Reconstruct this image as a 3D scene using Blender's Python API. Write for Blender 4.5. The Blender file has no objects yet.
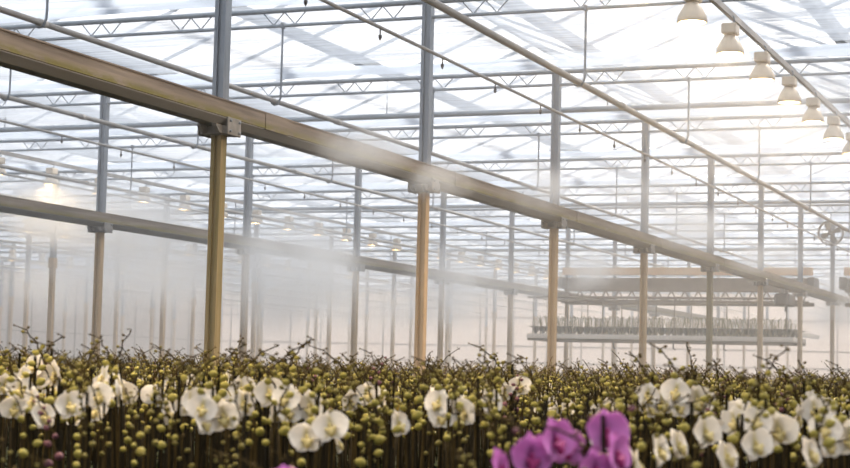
import bpy, math, random
import numpy as np
from mathutils import Vector, Matrix, Euler

random.seed(7)
rng = np.random.default_rng(11)
S = bpy.context.scene
COL = S.collection
R = math.radians
EYE = 1.5                       # camera height (m)
BENCH = 0.80                    # bench surface

# ------------------------------------------------------------------ helpers
class MB:
    """collects shapes and links them as one mesh object"""
    def __init__(s):
        s.v, s.f, s.m, s.a = [], [], [], []
    def add(s, vs, fs, mi=0, at=None):
        n = len(s.v)
        s.v += [tuple(p) for p in vs]
        s.a += list(at) if at is not None else [0.0] * len(vs)
        s.f += [tuple(i + n for i in f) for f in fs]
        s.m += [mi] * len(fs)
    def box(s, lo, hi, mi=0, bev=0.0):
        x0, y0, z0 = lo; x1, y1, z1 = hi
        if bev <= 0:
            vs = [(x0, y0, z0), (x1, y0, z0), (x1, y1, z0), (x0, y1, z0), (x0, y0, z1), (x1, y0, z1), (x1, y1, z1), (x0, y1, z1)]
            fs = [(3, 2, 1, 0), (4, 5, 6, 7), (0, 1, 5, 4), (1, 2, 6, 5), (2, 3, 7, 6), (3, 0, 4, 7)]
            s.add(vs, fs, mi); return
        b = bev
        rings = []
        for z, i in ((z0, b), (z0 + b, 0), (z1 - b, 0), (z1, b)):
            rings.append([(x0 + b, y0 + i, z), (x1 - b, y0 + i, z), (x1 - i, y0 + b, z), (x1 - i, y1 - b, z),
                          (x1 - b, y1 - i, z), (x0 + b, y1 - i, z), (x0 + i, y1 - b, z), (x0 + i, y0 + b, z)])
        s.rings(rings, mi)
    def rings(s, rings, mi=0, cap=True, at=None):
        n = len(rings[0]); vs = [p for r in rings for p in r]; fs = []
        for k in range(len(rings) - 1):
            for i in range(n):
                j = (i + 1) % n
                fs.append((k * n + i, k * n + j, (k + 1) * n + j, (k + 1) * n + i))
        if cap:
            fs.append(tuple(reversed(range(n))))
            fs.append(tuple(range((len(rings) - 1) * n, len(rings) * n)))
        s.add(vs, fs, mi, at)
    def prism(s, prof, axis, a0, a1, mi=0):
        """profile of (p,q) swept from a0 to a1 along axis: X -> (p=y,q=z); Y -> (p=x,q=z); Z -> (p=x,q=y)"""
        def P(p, q, a):
            return (a, p, q) if axis == 'X' else (p, a, q) if axis == 'Y' else (p, q, a)
        s.rings([[P(p, q, a) for p, q in prof] for a in (a0, a1)], mi)
    def tube(s, pts, rad, n=8, mi=0, cap=True):
        pts = [Vector(p) for p in pts]
        rads = rad if isinstance(rad, (list, tuple)) else [rad] * len(pts)
        rings = []; ref = None
        for i, p in enumerate(pts):
            d = (pts[min(i + 1, len(pts) - 1)] - pts[max(i - 1, 0)]).normalized()
            if ref is None:
                ref = Vector((0, 0, 1)) if abs(d.z) < .9 else Vector((1, 0, 0))
            u = (ref - d * ref.dot(d)).normalized(); w = d.cross(u); ref = u
            rings.append([tuple(p + (u * math.cos(t) + w * math.sin(t)) * rads[i]) for t in [2 * math.pi * k / n for k in range(n)]])
        s.rings(rings, mi, cap)
    def lathe(s, prof, n=12, mi=0, M=None, cap=True):
        """prof of (r,z)"""
        rings = [[Vector((r * math.cos(2 * math.pi * k / n), r * math.sin(2 * math.pi * k / n), z)) for k in range(n)] for r, z in prof]
        if M is not None:
            rings = [[M @ p for p in r] for r in rings]
        s.rings([[tuple(p) for p in r] for r in rings], mi, cap)
    def merge(s, o, M=None, mi=None):
        n = len(s.v)
        s.v += [tuple(M @ Vector(p)) for p in o.v] if M is not None else o.v
        s.a += o.a
        s.f += [tuple(i + n for i in f) for f in o.f]
        s.m += o.m if mi is None else [mi] * len(o.f)
    def mesh(s, name, mats, smooth=False):
        me = bpy.data.meshes.new(name)
        me.from_pydata(s.v, [], s.f)
        for m in (mats if isinstance(mats, (list, tuple)) else [mats]):
            me.materials.append(m)
        me.polygons.foreach_set('material_index', s.m)
        me.polygons.foreach_set('use_smooth', [smooth] * len(s.f))
        if any(s.a):
            at = me.attributes.new('throat', 'FLOAT', 'POINT')
            at.data.foreach_set('value', s.a)
        me.update()
        return me
    def build(s, name, mats, parent=None, smooth=False, loc=None):
        o = bpy.data.objects.new(name, s.mesh(name, mats, smooth)); COL.objects.link(o)
        if parent is not None: o.parent = parent
        if loc is not None: o.location = loc
        return o

def thing(name, label, cat, loc=(0, 0, 0), rz=0, group=None):
    o = bpy.data.objects.new(name, None); COL.objects.link(o)
    o.empty_display_size = .1
    o.location = loc; o.rotation_euler = (0, 0, rz)
    return tag(o, label, cat, group)
def tag(o, label, cat, group=None, kind='thing'):
    o['label'] = label; o['category'] = cat; o['kind'] = kind
    if group: o['group'] = group
    return o
def struct(o):
    o['kind'] = 'structure'; return o
def kids_of():
    d = {}
    for o in COL.objects:
        if o.parent: d.setdefault(o.parent.name, []).append(o)
    return d
def dup(root, kids, loc, rz=0, label=None, group=None, scale=None):
    r = root.copy(); COL.objects.link(r); r.location = loc; r.rotation_euler = (0, 0, rz)
    if scale is not None: r.scale = scale
    if label: r['label'] = label
    if group: r['group'] = group
    elif 'group' in r and label: del r['group']
    for c in kids.get(root.name, ()):
        k = c.copy(); COL.objects.link(k); k.parent = r
        for g in kids.get(c.name, ()):
            q = g.copy(); COL.objects.link(q); q.parent = k
    return r

# ------------------------------------------------------------------ materials
def mat(name, col, rough=.6, metal=0.0, var=None, scale=6, stretch=(1, 1, 1), bump=0, amount=.5, spec=.4):
    m = bpy.data.materials.new(name); m.use_nodes = True
    nt = m.node_tree; b = nt.nodes['Principled BSDF']
    b.inputs['Base Color'].default_value = (*col, 1); b.inputs['Roughness'].default_value = rough; b.inputs['Metallic'].default_value = metal; b.inputs['Specular IOR Level'].default_value = spec
    if var is not None:
        tc = nt.nodes.new('ShaderNodeTexCoord'); mp = nt.nodes.new('ShaderNodeMapping'); mp.inputs['Scale'].default_value = stretch
        nz = nt.nodes.new('ShaderNodeTexNoise'); nz.inputs['Scale'].default_value = scale; nz.inputs['Detail'].default_value = 5
        rp = nt.nodes.new('ShaderNodeValToRGB')
        rp.color_ramp.elements[0].position = .5 - amount * .4; rp.color_ramp.elements[1].position = .5 + amount * .4
        rp.color_ramp.elements[0].color = (*col, 1); rp.color_ramp.elements[1].color = (*var, 1)
        L = nt.links.new
        L(tc.outputs['Object'], mp.inputs[0]); L(mp.outputs[0], nz.inputs['Vector']); L(nz.outputs['Fac'], rp.inputs[0]); L(rp.outputs[0], b.inputs['Base Color'])
        if bump:
            bp = nt.nodes.new('ShaderNodeBump'); bp.inputs['Strength'].default_value = bump; bp.inputs['Distance'].default_value = .01
            L(nz.outputs['Fac'], bp.inputs['Height']); L(bp.outputs[0], b.inputs['Normal'])
    return m

GALV = mat('galvanised_steel', (.20, .225, .265), .5, .25, (.30, .33, .37), 5, (3, 3, .4))
GALV_LT = mat('galvanised_tube', (.29, .33, .39), .45, .15, (.38, .42, .47), 3)
PIPE = mat('painted_heating_pipe', (.40, .375, .35), .5, .05, (.50, .475, .45), 3, (1, .2, 1))
TAN = mat('ochre_painted_steel', (.38, .25, .13), .65, 0, (.52, .37, .22), 4, (7, 7, .35), .2)
TAN_ALGAE = mat('ochre_steel_with_algae', (.12, .11, .035), .75, 0, (.33, .235, .125), 4, (9, 9, .35), .2, .8)
BRACK = mat('bracket_steel', (.17, .165, .16), .55, .2, (.29, .27, .25), 14)
ALU = mat('roof_aluminium', (.46, .49, .54), .5, .1, (.54, .57, .61), 2)
WHITE_MET = mat('white_painted_metal', (.86, .78, .70), .5, 0, (.78, .69, .6), 2)
CREAM = mat('cream_painted_beam', (.74, .46, .26), .55, 0, (.80, .56, .36), 1.2)
BROWN = mat('brown_steel', (.12, .075, .05), .6, .1, (.22, .17, .13), 3)
DARK = mat('dark_machine_metal', (.07, .06, .06), .5, .3, (.11, .10, .10), 6)
CONC = mat('concrete_floor', (.30, .27, .24), .85, 0, (.38, .35, .31), 2)
POT = mat('dark_plastic_pot', (.018, .015, .011), .8, 0, (.03, .024, .018), 10, spec=.05)
STICK = mat('dark_support_stick', (.012, .010, .006), .8, 0, (.024, .019, .011), 30, spec=.05)

def beam_mat():
    m = mat('beam_steel_with_algae', (.22, .17, .125), .65)
    nt = m.node_tree; b = nt.nodes['Principled BSDF']; L = nt.links.new
    tc = nt.nodes.new('ShaderNodeTexCoord'); sp = nt.nodes.new('ShaderNodeSeparateXYZ'); L(tc.outputs['Object'], sp.inputs[0])
    mp = nt.nodes.new('ShaderNodeMapping'); mp.inputs['Scale'].default_value = (1, .55, 9); L(tc.outputs['Object'], mp.inputs[0])
    nz = nt.nodes.new('ShaderNodeTexNoise'); nz.inputs['Scale'].default_value = 2.2; nz.inputs['Detail'].default_value = 6; L(mp.outputs[0], nz.inputs['Vector'])
    rp = nt.nodes.new('ShaderNodeValToRGB'); e = rp.color_ramp.elements
    e[0].position = .36; e[0].color = (.16, .125, .10, 1); e[1].position = .64; e[1].color = (.28, .225, .18, 1)
    L(nz.outputs['Fac'], rp.inputs[0])
    # algae grows along the lower part of the vertical face (local z .05 - .12)
    a1 = nt.nodes.new('ShaderNodeMapRange'); a1.inputs[1].default_value = .125; a1.inputs[2].default_value = .075; L(sp.outputs['Z'], a1.inputs[0])
    a2 = nt.nodes.new('ShaderNodeMapRange'); a2.inputs[1].default_value = .045; a2.inputs[2].default_value = .06; L(sp.outputs['Z'], a2.inputs[0])
    mp2 = nt.nodes.new('ShaderNodeMapping'); mp2.inputs['Scale'].default_value = (1, 1.3, 5); L(tc.outputs['Object'], mp2.inputs[0])
    n2 = nt.nodes.new('ShaderNodeTexNoise'); n2.inputs['Scale'].default_value = 3; n2.inputs['Detail'].default_value = 8; n2.inputs['Roughness'].default_value = .75; L(mp2.outputs[0], n2.inputs['Vector'])
    r2 = nt.nodes.new('ShaderNodeMapRange'); r2.inputs[1].default_value = .36; r2.inputs[2].default_value = .52; L(n2.outputs['Fac'], r2.inputs[0])
    mm = nt.nodes.new('ShaderNodeMath'); mm.operation = 'MULTIPLY'; L(a1.outputs[0], mm.inputs[0]); L(a2.outputs[0], mm.inputs[1])
    m2 = nt.nodes.new('ShaderNodeMath'); m2.operation = 'MULTIPLY'; L(mm.outputs[0], m2.inputs[0]); L(r2.outputs[0], m2.inputs[1])
    mx = nt.nodes.new('ShaderNodeMix'); mx.data_type = 'RGBA'; L(m2.outputs[0], mx.inputs[0]); L(rp.outputs[0], mx.inputs[6]); mx.inputs[7].default_value = (.17, .145, .035, 1)
    L(mx.outputs[2], b.inputs['Base Color'])
    return m
BEAM = beam_mat()
BEAM_LOW = mat('beam_lower_steel', (.24, .235, .235), .55, .1, (.32, .31, .30), 2.5, (1, .4, 4))

def thin_mat(name, col, trans, stripes=None):
    """see-through sheet: transparent + light-passing white"""
    m = bpy.data.materials.new(name); m.use_nodes = True; nt = m.node_tree; nt.nodes.clear(); L = nt.links.new
    out = nt.nodes.new('ShaderNodeOutputMaterial'); tr = nt.nodes.new('ShaderNodeBsdfTransparent'); tl = nt.nodes.new('ShaderNodeBsdfTranslucent')
    df = nt.nodes.new('ShaderNodeBsdfDiffuse')
    tl.inputs[0].default_value = (*col, 1); df.inputs[0].default_value = (*col, 1)
    m1 = nt.nodes.new('ShaderNodeMixShader'); m1.inputs[0].default_value = .25; L(tl.outputs[0], m1.inputs[1]); L(df.outputs[0], m1.inputs[2])
    m2 = nt.nodes.new('ShaderNodeMixShader'); L(m1.outputs[0], m2.inputs[1]); L(tr.outputs[0], m2.inputs[2]); m2.inputs[0].default_value = trans
    if stripes:
        tc = nt.nodes.new('ShaderNodeTexCoord')
        mp = nt.nodes.new('ShaderNodeMapping'); mp.inputs['Scale'].default_value = (.035, 1, 1); L(tc.outputs['Object'], mp.inputs[0])
        nz = nt.nodes.new('ShaderNodeTexNoise'); nz.inputs['Scale'].default_value = 6.0; nz.inputs['Detail'].default_value = 2; nz.inputs['Roughness'].default_value = .7; L(mp.outputs[0], nz.inputs['Vector'])
        mpb = nt.nodes.new('ShaderNodeMapping'); mpb.inputs['Scale'].default_value = (.22, .8, 1); L(tc.outputs['Object'], mpb.inputs[0])
        nb = nt.nodes.new('ShaderNodeTexNoise'); nb.inputs['Scale'].default_value = 1.0; nb.inputs['Detail'].default_value = 5; L(mpb.outputs[0], nb.inputs['Vector'])
        ad = nt.nodes.new('ShaderNodeMath'); ad.operation = 'ADD'; L(nz.outputs['Fac'], ad.inputs[0]); L(nb.outputs['Fac'], ad.inputs[1])
        rg = nt.nodes.new('ShaderNodeMapRange'); rg.inputs[1].default_value = .78; rg.inputs[2].default_value = 1.24; rg.inputs[3].default_value = stripes[0]; rg.inputs[4].default_value = stripes[1]
        wv = nt.nodes.new('ShaderNodeTexWave'); wv.bands_direction = 'Y'; wv.inputs['Scale'].default_value = 2.1; wv.inputs['Distortion'].default_value = 1.2; wv.inputs['Detail'].default_value = 2; wv.inputs['Detail Scale'].default_value = .4
        L(tc.outputs['Object'], wv.inputs['Vector'])
        wr = nt.nodes.new('ShaderNodeMapRange'); wr.inputs[1].default_value = 0; wr.inputs[2].default_value = .5; wr.inputs[3].default_value = .45; wr.inputs[4].default_value = 1.1; L(wv.outputs['Fac'], wr.inputs[0])
        wm = nt.nodes.new('ShaderNodeMath'); wm.operation = 'MULTIPLY'; L(rg.outputs[0], wm.inputs[0]); L(wr.outputs[0], wm.inputs[1])
        L(ad.outputs[0], rg.inputs[0]); L(wm.outputs[0], m2.inputs[0])
    L(m2.outputs[0], out.inputs[0])
    return m
GLASS = thin_mat('whitewashed_glass', (.86, .89, .93), .82)
CLOTH = thin_mat('shade_cloth', (.38, .425, .50), .5, (.09, .47))
CLOTH_D = thin_mat('gathered_shade_cloth', (.42, .48, .58), .22, (.06, .3))
WALLGLASS = thin_mat('frosted_wall_panel', (.58, .51, .475), .16)

def leafy(name, col, var, rough=.5, trl=.25, attr=None, spec=.15):
    """plant tissue: principled + light passing through; attr tints the throat"""
    m = mat(name, col, rough, 0, var, 25, spec=spec)
    nt = m.node_tree; L = nt.links.new
    b = nt.nodes['Principled BSDF']; out = nt.nodes['Material Output']
    src = b.inputs['Base Color'].links[0].from_socket
    if attr:
        at = nt.nodes.new('ShaderNodeAttribute'); at.attribute_name = 'throat'
        mx = nt.nodes.new('ShaderNodeMix'); mx.data_type = 'RGBA'; L(at.outputs['Fac'], mx.inputs[0]); L(src, mx.inputs[6]); mx.inputs[7].default_value = (*attr, 1)
        src = mx.outputs[2]; L(src, b.inputs['Base Color'])
    tl = nt.nodes.new('ShaderNodeBsdfTranslucent'); L(src, tl.inputs[0])
    ms = nt.nodes.new('ShaderNodeMixShader'); ms.inputs[0].default_value = trl
    L(b.outputs[0], ms.inputs[1]); L(tl.outputs[0], ms.inputs[2]); L(ms.outputs[0], out.inputs[0])
    return m
PETAL_W = leafy('white_petal', (.91, .86, .78), (.94, .90, .84), .5, .35, (.64, .55, .13))
PETAL_P = leafy('purple_petal', (.60, .22, .58), (.68, .31, .66), .5, .40, (.30, .03, .22))
LIP_Y = leafy('yellow_lip', (.60, .42, .07), (.78, .68, .36), .5, .2)
LIP_P = leafy('magenta_lip', (.32, .03, .14), (.42, .06, .22), .45, .2)
BUD_Y = leafy('yellow_green_bud', (.31, .27, .06), (.44, .38, .10), .5, .2)
BUD_G = leafy('olive_bud', (.16, .135, .035), (.26, .215, .06), .55, .1)
BUD_P = leafy('mauve_bud', (.13, .055, .07), (.20, .09, .11), .6, .1)
BUD_T = leafy('small_brown_tip_bud', (.075, .052, .02), (.13, .095, .035), .8, .05)
STEM = leafy('dark_flower_stem', (.036, .025, .011), (.062, .045, .017), .95, .0, spec=.03)
LEAF = leafy('dark_green_leaf', (.02, .026, .009), (.035, .045, .014), .55, .05)

def emis(name, col, s):
    m = bpy.data.materials.new(name); m.use_nodes = True; b = m.node_tree.nodes['Principled BSDF']
    b.inputs['Base Color'].default_value = (*col, 1); b.inputs['Emission Color'].default_value = (*col, 1); b.inputs['Emission Strength'].default_value = s
    return m
LAMP_ON = emis('glowing_sodium_lamp', (1, .74, .40), 14.0)
LAMP_REF = mat('lamp_reflector', (.72, .62, .50), .4, .0, (.80, .70, .58), 8)

# ------------------------------------------------------------------ camera
FPX = 1750.0
yaw, pitch, roll = R(22.2), R(4.52), R(1.4)
fw = Vector((-math.sin(yaw) * math.cos(pitch), math.cos(yaw) * math.cos(pitch), math.sin(pitch)))
r0 = Vector((math.cos(yaw), math.sin(yaw), 0)); u0 = r0.cross(fw)
rt = r0 * math.cos(roll) + u0 * math.sin(roll); up = u0 * math.cos(roll) - r0 * math.sin(roll)
cd = bpy.data.cameras.new('camera'); cam = bpy.data.objects.new('camera', cd); COL.objects.link(cam)
cam.matrix_world = Matrix(((rt.x, up.x, -fw.x, 0), (rt.y, up.y, -fw.y, 0), (rt.z, up.z, -fw.z, EYE), (0, 0, 0, 1)))
cd.sensor_width = 36; cd.lens = FPX / 850 * 36; cd.clip_start = .05; cd.clip_end = 400
cd.dof.use_dof = True; cd.dof.focus_distance = 12.5; cd.dof.aperture_fstop = 5.6; cd.dof.aperture_blades = 7
S.camera = cam
CAM = Vector((0, 0, EYE))
def sees(p, pad=40):
    """(x, y, depth) of a world point in the 850 x 468 frame; used only to leave out what the frame cannot show"""
    d = Vector(p) - CAM; z = d.dot(fw)
    if z <= .2: return None
    x = 425 + FPX * d.dot(rt) / z; y = 234 - FPX * d.dot(up) / z
    return (x, y, z) if -pad < x < 850 + pad else None

# ------------------------------------------------------------------ layout
ROWS = [-6.9 - 6.78 * k for k in range(6)]          # post rows (x)
U0, DU = 12.43, 4.42
TRUSS_Y = [U0 + DU * j for j in range(-1, 16)]
Z_CHORD, Z_TOP = 5.23, 5.40
X0, X1 = -46.0, 7.0
Y0, Y1 = -6.0, 82.0

# ------------------------------------------------------------------ the shell
m = MB(); m.box((X0, Y0, -.1), (X1, Y1, 0)); struct(m.build('floor', CONC))
ground = mat('outside_ground', (.16, .15, .11), .9, 0, (.2, .18, .13), .3)
m = MB(); m.box((-160, -60, -.25), (120, 200, -.12)); struct(m.build('ground', ground))

def ridge_roof():
    """saw of 3.5 m wide glass spans whose ridges run along y"""
    glass, bars, gut, rid = MB(), MB(), MB(), MB()
    half = 1.695; zg, zr = 5.95, 6.62
    x = ROWS[0] - 6.78 * 6
    xs = []
    while x < X1 + .1:
        xs.append(x); x += 3.39
    for x in xs:
        for a, b in (((x, zg), (x + half, zr)), ((x + half, zr), (x + 3.39, zg))):
            dx, dz = b[0] - a[0], b[1] - a[1]
            t = .004
            glass.prism([(a[0], a[1]), (b[0], b[1]), (b[0], b[1] + t), (a[0], a[1] + t)], 'Y', Y0, Y1)
            y = Y0 + .4
            while y < Y1:
                w = .02
                bars.rings([[(p[0], y - w, p[1] - .045), (p[0], y + w, p[1] - .045), (p[0], y + w, p[1] - .002), (p[0], y - w, p[1] - .002)] for p in (a, b)])
                y += 1.473
        gut.prism([(x - .10, zg + .02), (x - .07, zg - .09), (x + .07, zg - .09), (x + .10, zg + .02)], 'Y', Y0, Y1)
        rid.prism([(x + half - .03, zr - .05), (x + half + .03, zr - .05), (x + half + .03, zr + .03), (x + half - .03, zr + .03)], 'Y', Y0, Y1)
    c = struct(glass.build('ceiling', GLASS))
    bars.build('glazing_bars', ALU, c); gut.build('gutters', ALU, c); rid.build('ridge_bars', ALU, c)
ridge_roof()

def glazed_wall(name, axis, at, a0, a1, z1=5.9):
    """frosted panels over a low plinth with mullions and rails; axis is the direction the wall runs in"""
    pan, fr, pl = MB(), MB(), MB()
    def bx(mb, s0, s1, d0, d1, z0, z_1):
        if axis == 'X': mb.box((s0, at + d0, z0), (s1, at + d1, z_1))
        else: mb.box((at + d0, s0, z0), (at + d1, s1, z_1))
    bx(pan, a0, a1, -.004, .004, .5, z1); bx(pl, a0, a1, -.1, .1, 0, .5)
    s = a0
    while s <= a1:
        bx(fr, s - .03, s + .03, -.05, .05, .5, z1); s += 1.75
    for z in (1.05, 1.6, 2.1, 2.9, 4.3, 5.8):
        bx(fr, a0, a1, -.04, .04, z - .025, z + .025)
    w = struct(pan.build(name, WALLGLASS)); fr.build('wall_mullions', BROWN, w); pl.build('wall_plinth', BROWN, w)
glazed_wall('wall_back', 'X', Y1 - .3, X0, X1)
glazed_wall('wall_left', 'Y', X0 + .3, Y0, Y1)
glazed_wall('wall_right', 'Y', X1 - .3, Y0, Y1)

# ------------------------------------------------------------------ posts
def post_profile(w=.047, g=.016, d=.02):
    return [(-w, -w), (-g, -w), (-g, -w + d), (g, -w + d), (g, -w), (w, -w), (w, w), (g, w), (g, w - d), (-g, w - d), (-g, w), (-w, w)]
Z_BEAM0, Z_BEAM1 = 3.45, 3.64
def make_post(label, group=None, tan=TAN, plain=False):
    t = thing('support_post', label, 'post', (0, 0, 0), 0, group)
    m = MB(); m.prism(post_profile(), 'Z', 0, Z_BEAM0 - .02); m.build('lower_column', tan, t)
    m = MB(); m.prism(post_profile(.05), 'Z', Z_BEAM1, Z_TOP - .03); m.build('upper_column', GALV, t)
    if plain:                                           # no beam here: a flanged joint between the two columns
        m = MB(); m.box((-.07, -.07, Z_BEAM0 - .02), (.07, .07, Z_BEAM1 + .0), bev=.006); m.build('joint_plate', tan, t)
        return t
    m = MB(); m.box((-.122, -.10, Z_BEAM0 - .075), (.122, .10, Z_BEAM0 - .002), bev=.006)
    for s in (-1, 1):
        m.box((s * .132 - .009, -.11, Z_BEAM0 - .08), (s * .132 + .009, .11, Z_BEAM0 + .062), bev=.004)
        for sx in (-1, 1):                              # gusset wings under the beam
            m.prism([(s * .105, Z_BEAM0 - .07), (s * .105, Z_BEAM0 - .004), (s * .21, Z_BEAM0 - .004), (s * .21, Z_BEAM0 - .02), (s * .15, Z_BEAM0 - .07)][::s], 'X', sx * .07 - .018, sx * .07 + .018)
    br = m.build('bracket', BRACK, t)
    m = MB(); m.lathe([(.011, 0), (.011, .012), (.006, .016)], 6, 0, Matrix.Rotation(R(90), 4, 'Y')); me = m.mesh('bolt', GALV)
    for y in (-.075, .075):
        for z in (-.05, .035):
            o = bpy.data.objects.new('bolt', me); COL.objects.link(o); o.parent = br; o.location = (.141, y, Z_BEAM0 + z)
    return t
ORD = ['nearest', 'second', 'third', 'fourth', 'fifth', 'sixth', 'seventh', 'eighth']
p_tan = make_post('tan post'); p_alg = make_post('algae post', None, TAN_ALGAE)
p_pln = make_post('plain post', None, TAN, True)
p_tan.location = (ROWS[0], U0 - DU, 0); p_alg.location = (ROWS[0], U0, 0)
K = kids_of()
used = {'tan': 0, 'alg': 0, 'pln': 0}
for k, x in enumerate(ROWS):
    for j in range(-1, 15):
        y = U0 + DU * j
        s = sees((x, y, 1.6), 12)
        if s is None and sees((x, y, 4.4), 12) is None: continue
        grp = None
        if k == 0 and j <= 7:
            if j == 0: lab = 'thick ochre and grey post, closest one, streaked with green algae under the big brown beam'
            elif j == 4: lab = 'moss-green post, fifth under the big brown beam'
            else: lab = '%s post in line under the big brown beam, tan below and grey above' % ORD[j]
        elif k == 1 and j <= 6:
            lab = '%s misty post under the thin second beam, counted from the left edge' % ORD[j - 2]
        else:
            lab = 'slender post fading into the mist in the far rows'; grp = 'hazy posts of the far rows'
        proto = p_alg if (k == 0 and j in (0, 4)) else p_tan if k < 2 else p_pln
        key = 'alg' if proto is p_alg else 'tan' if k < 2 else 'pln'
        if not used[key]:
            used[key] = 1; proto.location = (x, y, 0); proto['label'] = lab
            if grp: proto['group'] = grp
        else:
            dup(proto, K, (x, y, 0), 0, lab, grp)

# ------------------------------------------------------------------ long beams on the posts
BL = ['big brown steel beam with green algae running diagonally across the greenhouse', 'second brown beam further back, veiled in mist, above the hazy posts']
for k, x in enumerate(ROWS[:2]):
    t = thing('support_beam', BL[k], 'beam', (x, 0, Z_BEAM0))
    m = MB(); m.prism([(-.13, .06), (.13, .06), (.13, .19), (-.13, .19)], 'Y', 1, Y1 - .5)
    m.prism([(-.138, .184), (.138, .184), (.138, .196), (-.138, .196)], 'Y', 1, Y1 - .5); m.build('side_channel', BEAM, t)
    m = MB(); m.prism([(-.06, 0), (.06, 0), (.122, .05), (.122, .058), (-.122, .058), (-.122, .05)], 'Y', 1, Y1 - .5); m.build('lower_flange', BEAM_LOW, t)
    if k == 0:
        m = MB()
        for j in range(0, 9):
            y = U0 + DU * j + .55
            m.box((.128, y, .05), (.137, y + .42, .185), bev=.003)
        m.build('splice_plate', BEAM, t)

# ------------------------------------------------------------------ lattice trusses
for n, y in enumerate(TRUSS_Y):
    lab = 'lattice roof truss over the %s line of posts' % (['first', 'first visible', 'second', 'third', 'fourth', 'fifth', 'sixth', 'seventh'][n]) if n < 8 else 'faint lattice roof truss far back in the haze'
    if n == 0: lab = 'lattice roof truss crossing the top left corner'
    if n == 1: lab = 'lattice roof truss crossing above the closest post of the big beam'
    t = thing('roof_truss', lab, 'truss', (0, y, 0), 0, 'far lattice trusses in the haze' if n >= 8 else None)
    m = MB(); m.tube([(X0 + .5, 0, Z_CHORD), (X1 - .5, 0, Z_CHORD)], .019, 8); m.build('lower_chord', GALV_LT, t, True)
    m = MB(); m.tube([(X0 + .5, 0, Z_TOP), (X1 - .5, 0, Z_TOP)], .03, 8); m.build('upper_chord', GALV_LT, t, True)
    m = MB(); x = X0 + 1
    while x < X1 - 1:
        for d in (0, .26):
            m.tube([(x + d, 0, Z_TOP - .02), (x + d + .13, 0, Z_CHORD + .01)], .007, 5); m.tube([(x + d + .13, 0, Z_CHORD + .01), (x + d + .26, 0, Z_TOP - .02)], .007, 5)
        x += 1.166
    m.build('lattice_web', GALV_LT, t)
for i, (y, z, lab) in enumerate(((23.6, 5.27, 'straight grey cross tube below the roof between second and third truss'), (36.9, 5.27, 'straight grey cross tube in the misty roof, further back'), (50.1, 5.27, 'straight grey cross tube deep in the haze'))):
    t = thing('cross_tube', lab, 'pipe', (0, y, z))
    m = MB(); m.tube([(X0 + .5, 0, 0), (X1 - .5, 0, 0)], .042, 10); m.build('tube', GALV_LT, t, True)
    m = MB(); m.tube([(0, 0, .03), (0, 0, 5.87 - z)], .008, 6); me = m.mesh('hanger_rod', GALV)
    for q in range(13):
        o = bpy.data.objects.new('hanger_rod', me); COL.objects.link(o); o.parent = t; o.location = (ROWS[0] - 3.39 * q, 0, 0)

# ------------------------------------------------------------------ shade cloths
for n in range(len(TRUSS_Y) - 1):
    ya, yb = TRUSS_Y[n] + .16, TRUSS_Y[n + 1] - .12
    lab = ('shade cloth stretched between the %s pair of trusses' % ['first', 'second', 'third', 'fourth', 'fifth', 'sixth', 'seventh'][n]) if n < 7 else 'far shade cloth dissolving in the haze'
    t = thing('shade_cloth', lab, 'shade cloth', (0, ya, 5.50), 0, 'far shade cloths' if n >= 7 else None)
    yl = yb - ya
    vs, fs = [], []
    nx, ny = 60, 16
    for i in range(nx + 1):
        for q in range(ny + 1):
            x = X0 + .6 + (X1 - X0 - 1.2) * i / nx; y = (yl - .5) * q / ny
            vs.append((x, y, .012 * math.sin(x * 2.1 + n) * math.sin(q * 1.7) - .03 * math.sin(math.pi * q / ny)))
    N = ny + 1
    for i in range(nx):
        for q in range(ny):
            fs.append((i * N + q, (i + 1) * N + q, (i + 1) * N + q + 1, i * N + q + 1))
    m = MB(); m.add(vs, fs); m.build('cloth', CLOTH, t, True)
    m = MB(); vs, fs = [], []
    prof = [(yl - .5, -.01), (yl - .42, -.07), (yl - .33, -.02), (yl - .25, -.09), (yl - .16, -.03), (yl - .08, -.08), (yl, -.01)]
    for i in range(nx + 1):
        x = X0 + .6 + (X1 - X0 - 1.2) * i / nx
        for q, (y, z) in enumerate(prof): vs.append((x, y, z - .02 * math.sin(x * 1.3 + q)))
    N = len(prof)
    for i in range(nx):
        for q in range(N - 1): fs.append((i * N + q, (i + 1) * N + q, (i + 1) * N + q + 1, i * N + q + 1))
    m.add(vs, fs); m.build('gathered_edge', CLOTH_D, t, True)

# ------------------------------------------------------------------ pipes along the bays
PIPES = [(-2.0, 4.47, .022, 0, 'thin pipe crossing the upper right corner beyond the lamp row'),
         (-5.23, 4.47, .033, 1, 'thick pale heating pipe running down from the top middle to the right'),
         (-6.06, 4.47, .017, 2, 'thin misting pipe with small nozzles beside the thick pale heating pipe'),
         (-8.67, 4.40, .028, 1, 'heating pipe crossing the top left above the big brown beam'),
         (-9.3, 4.38, .017, 2, 'thin misting pipe just above the big brown beam at the left'),
         (-12.2, 4.58, .029, 1, 'heating pipe seen below the big brown beam at the left'),
         (-13.25, 4.53, .017, 2, 'thin misting pipe below the heating pipe at the left')]
for k in range(1, 5):
    w = ['', 'second', 'third', 'fourth', 'fifth'][k]
    PIPES += [(-9.0 - 7 * k, 4.47, .030, 1, 'hazy heating pipe left of the %s post row' % w), (-9.62 - 7 * k, 4.47, .018, 0, 'hazy thin pipe left of the %s post row' % w),
              (-11.75 - 7 * k, 4.47, .029, 1, 'hazy heating pipe in the middle of the %s bay' % w), (-13.0 - 7 * k, 4.47, .017, 0, 'hazy thin pipe in the middle of the %s bay' % w)]
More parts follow.
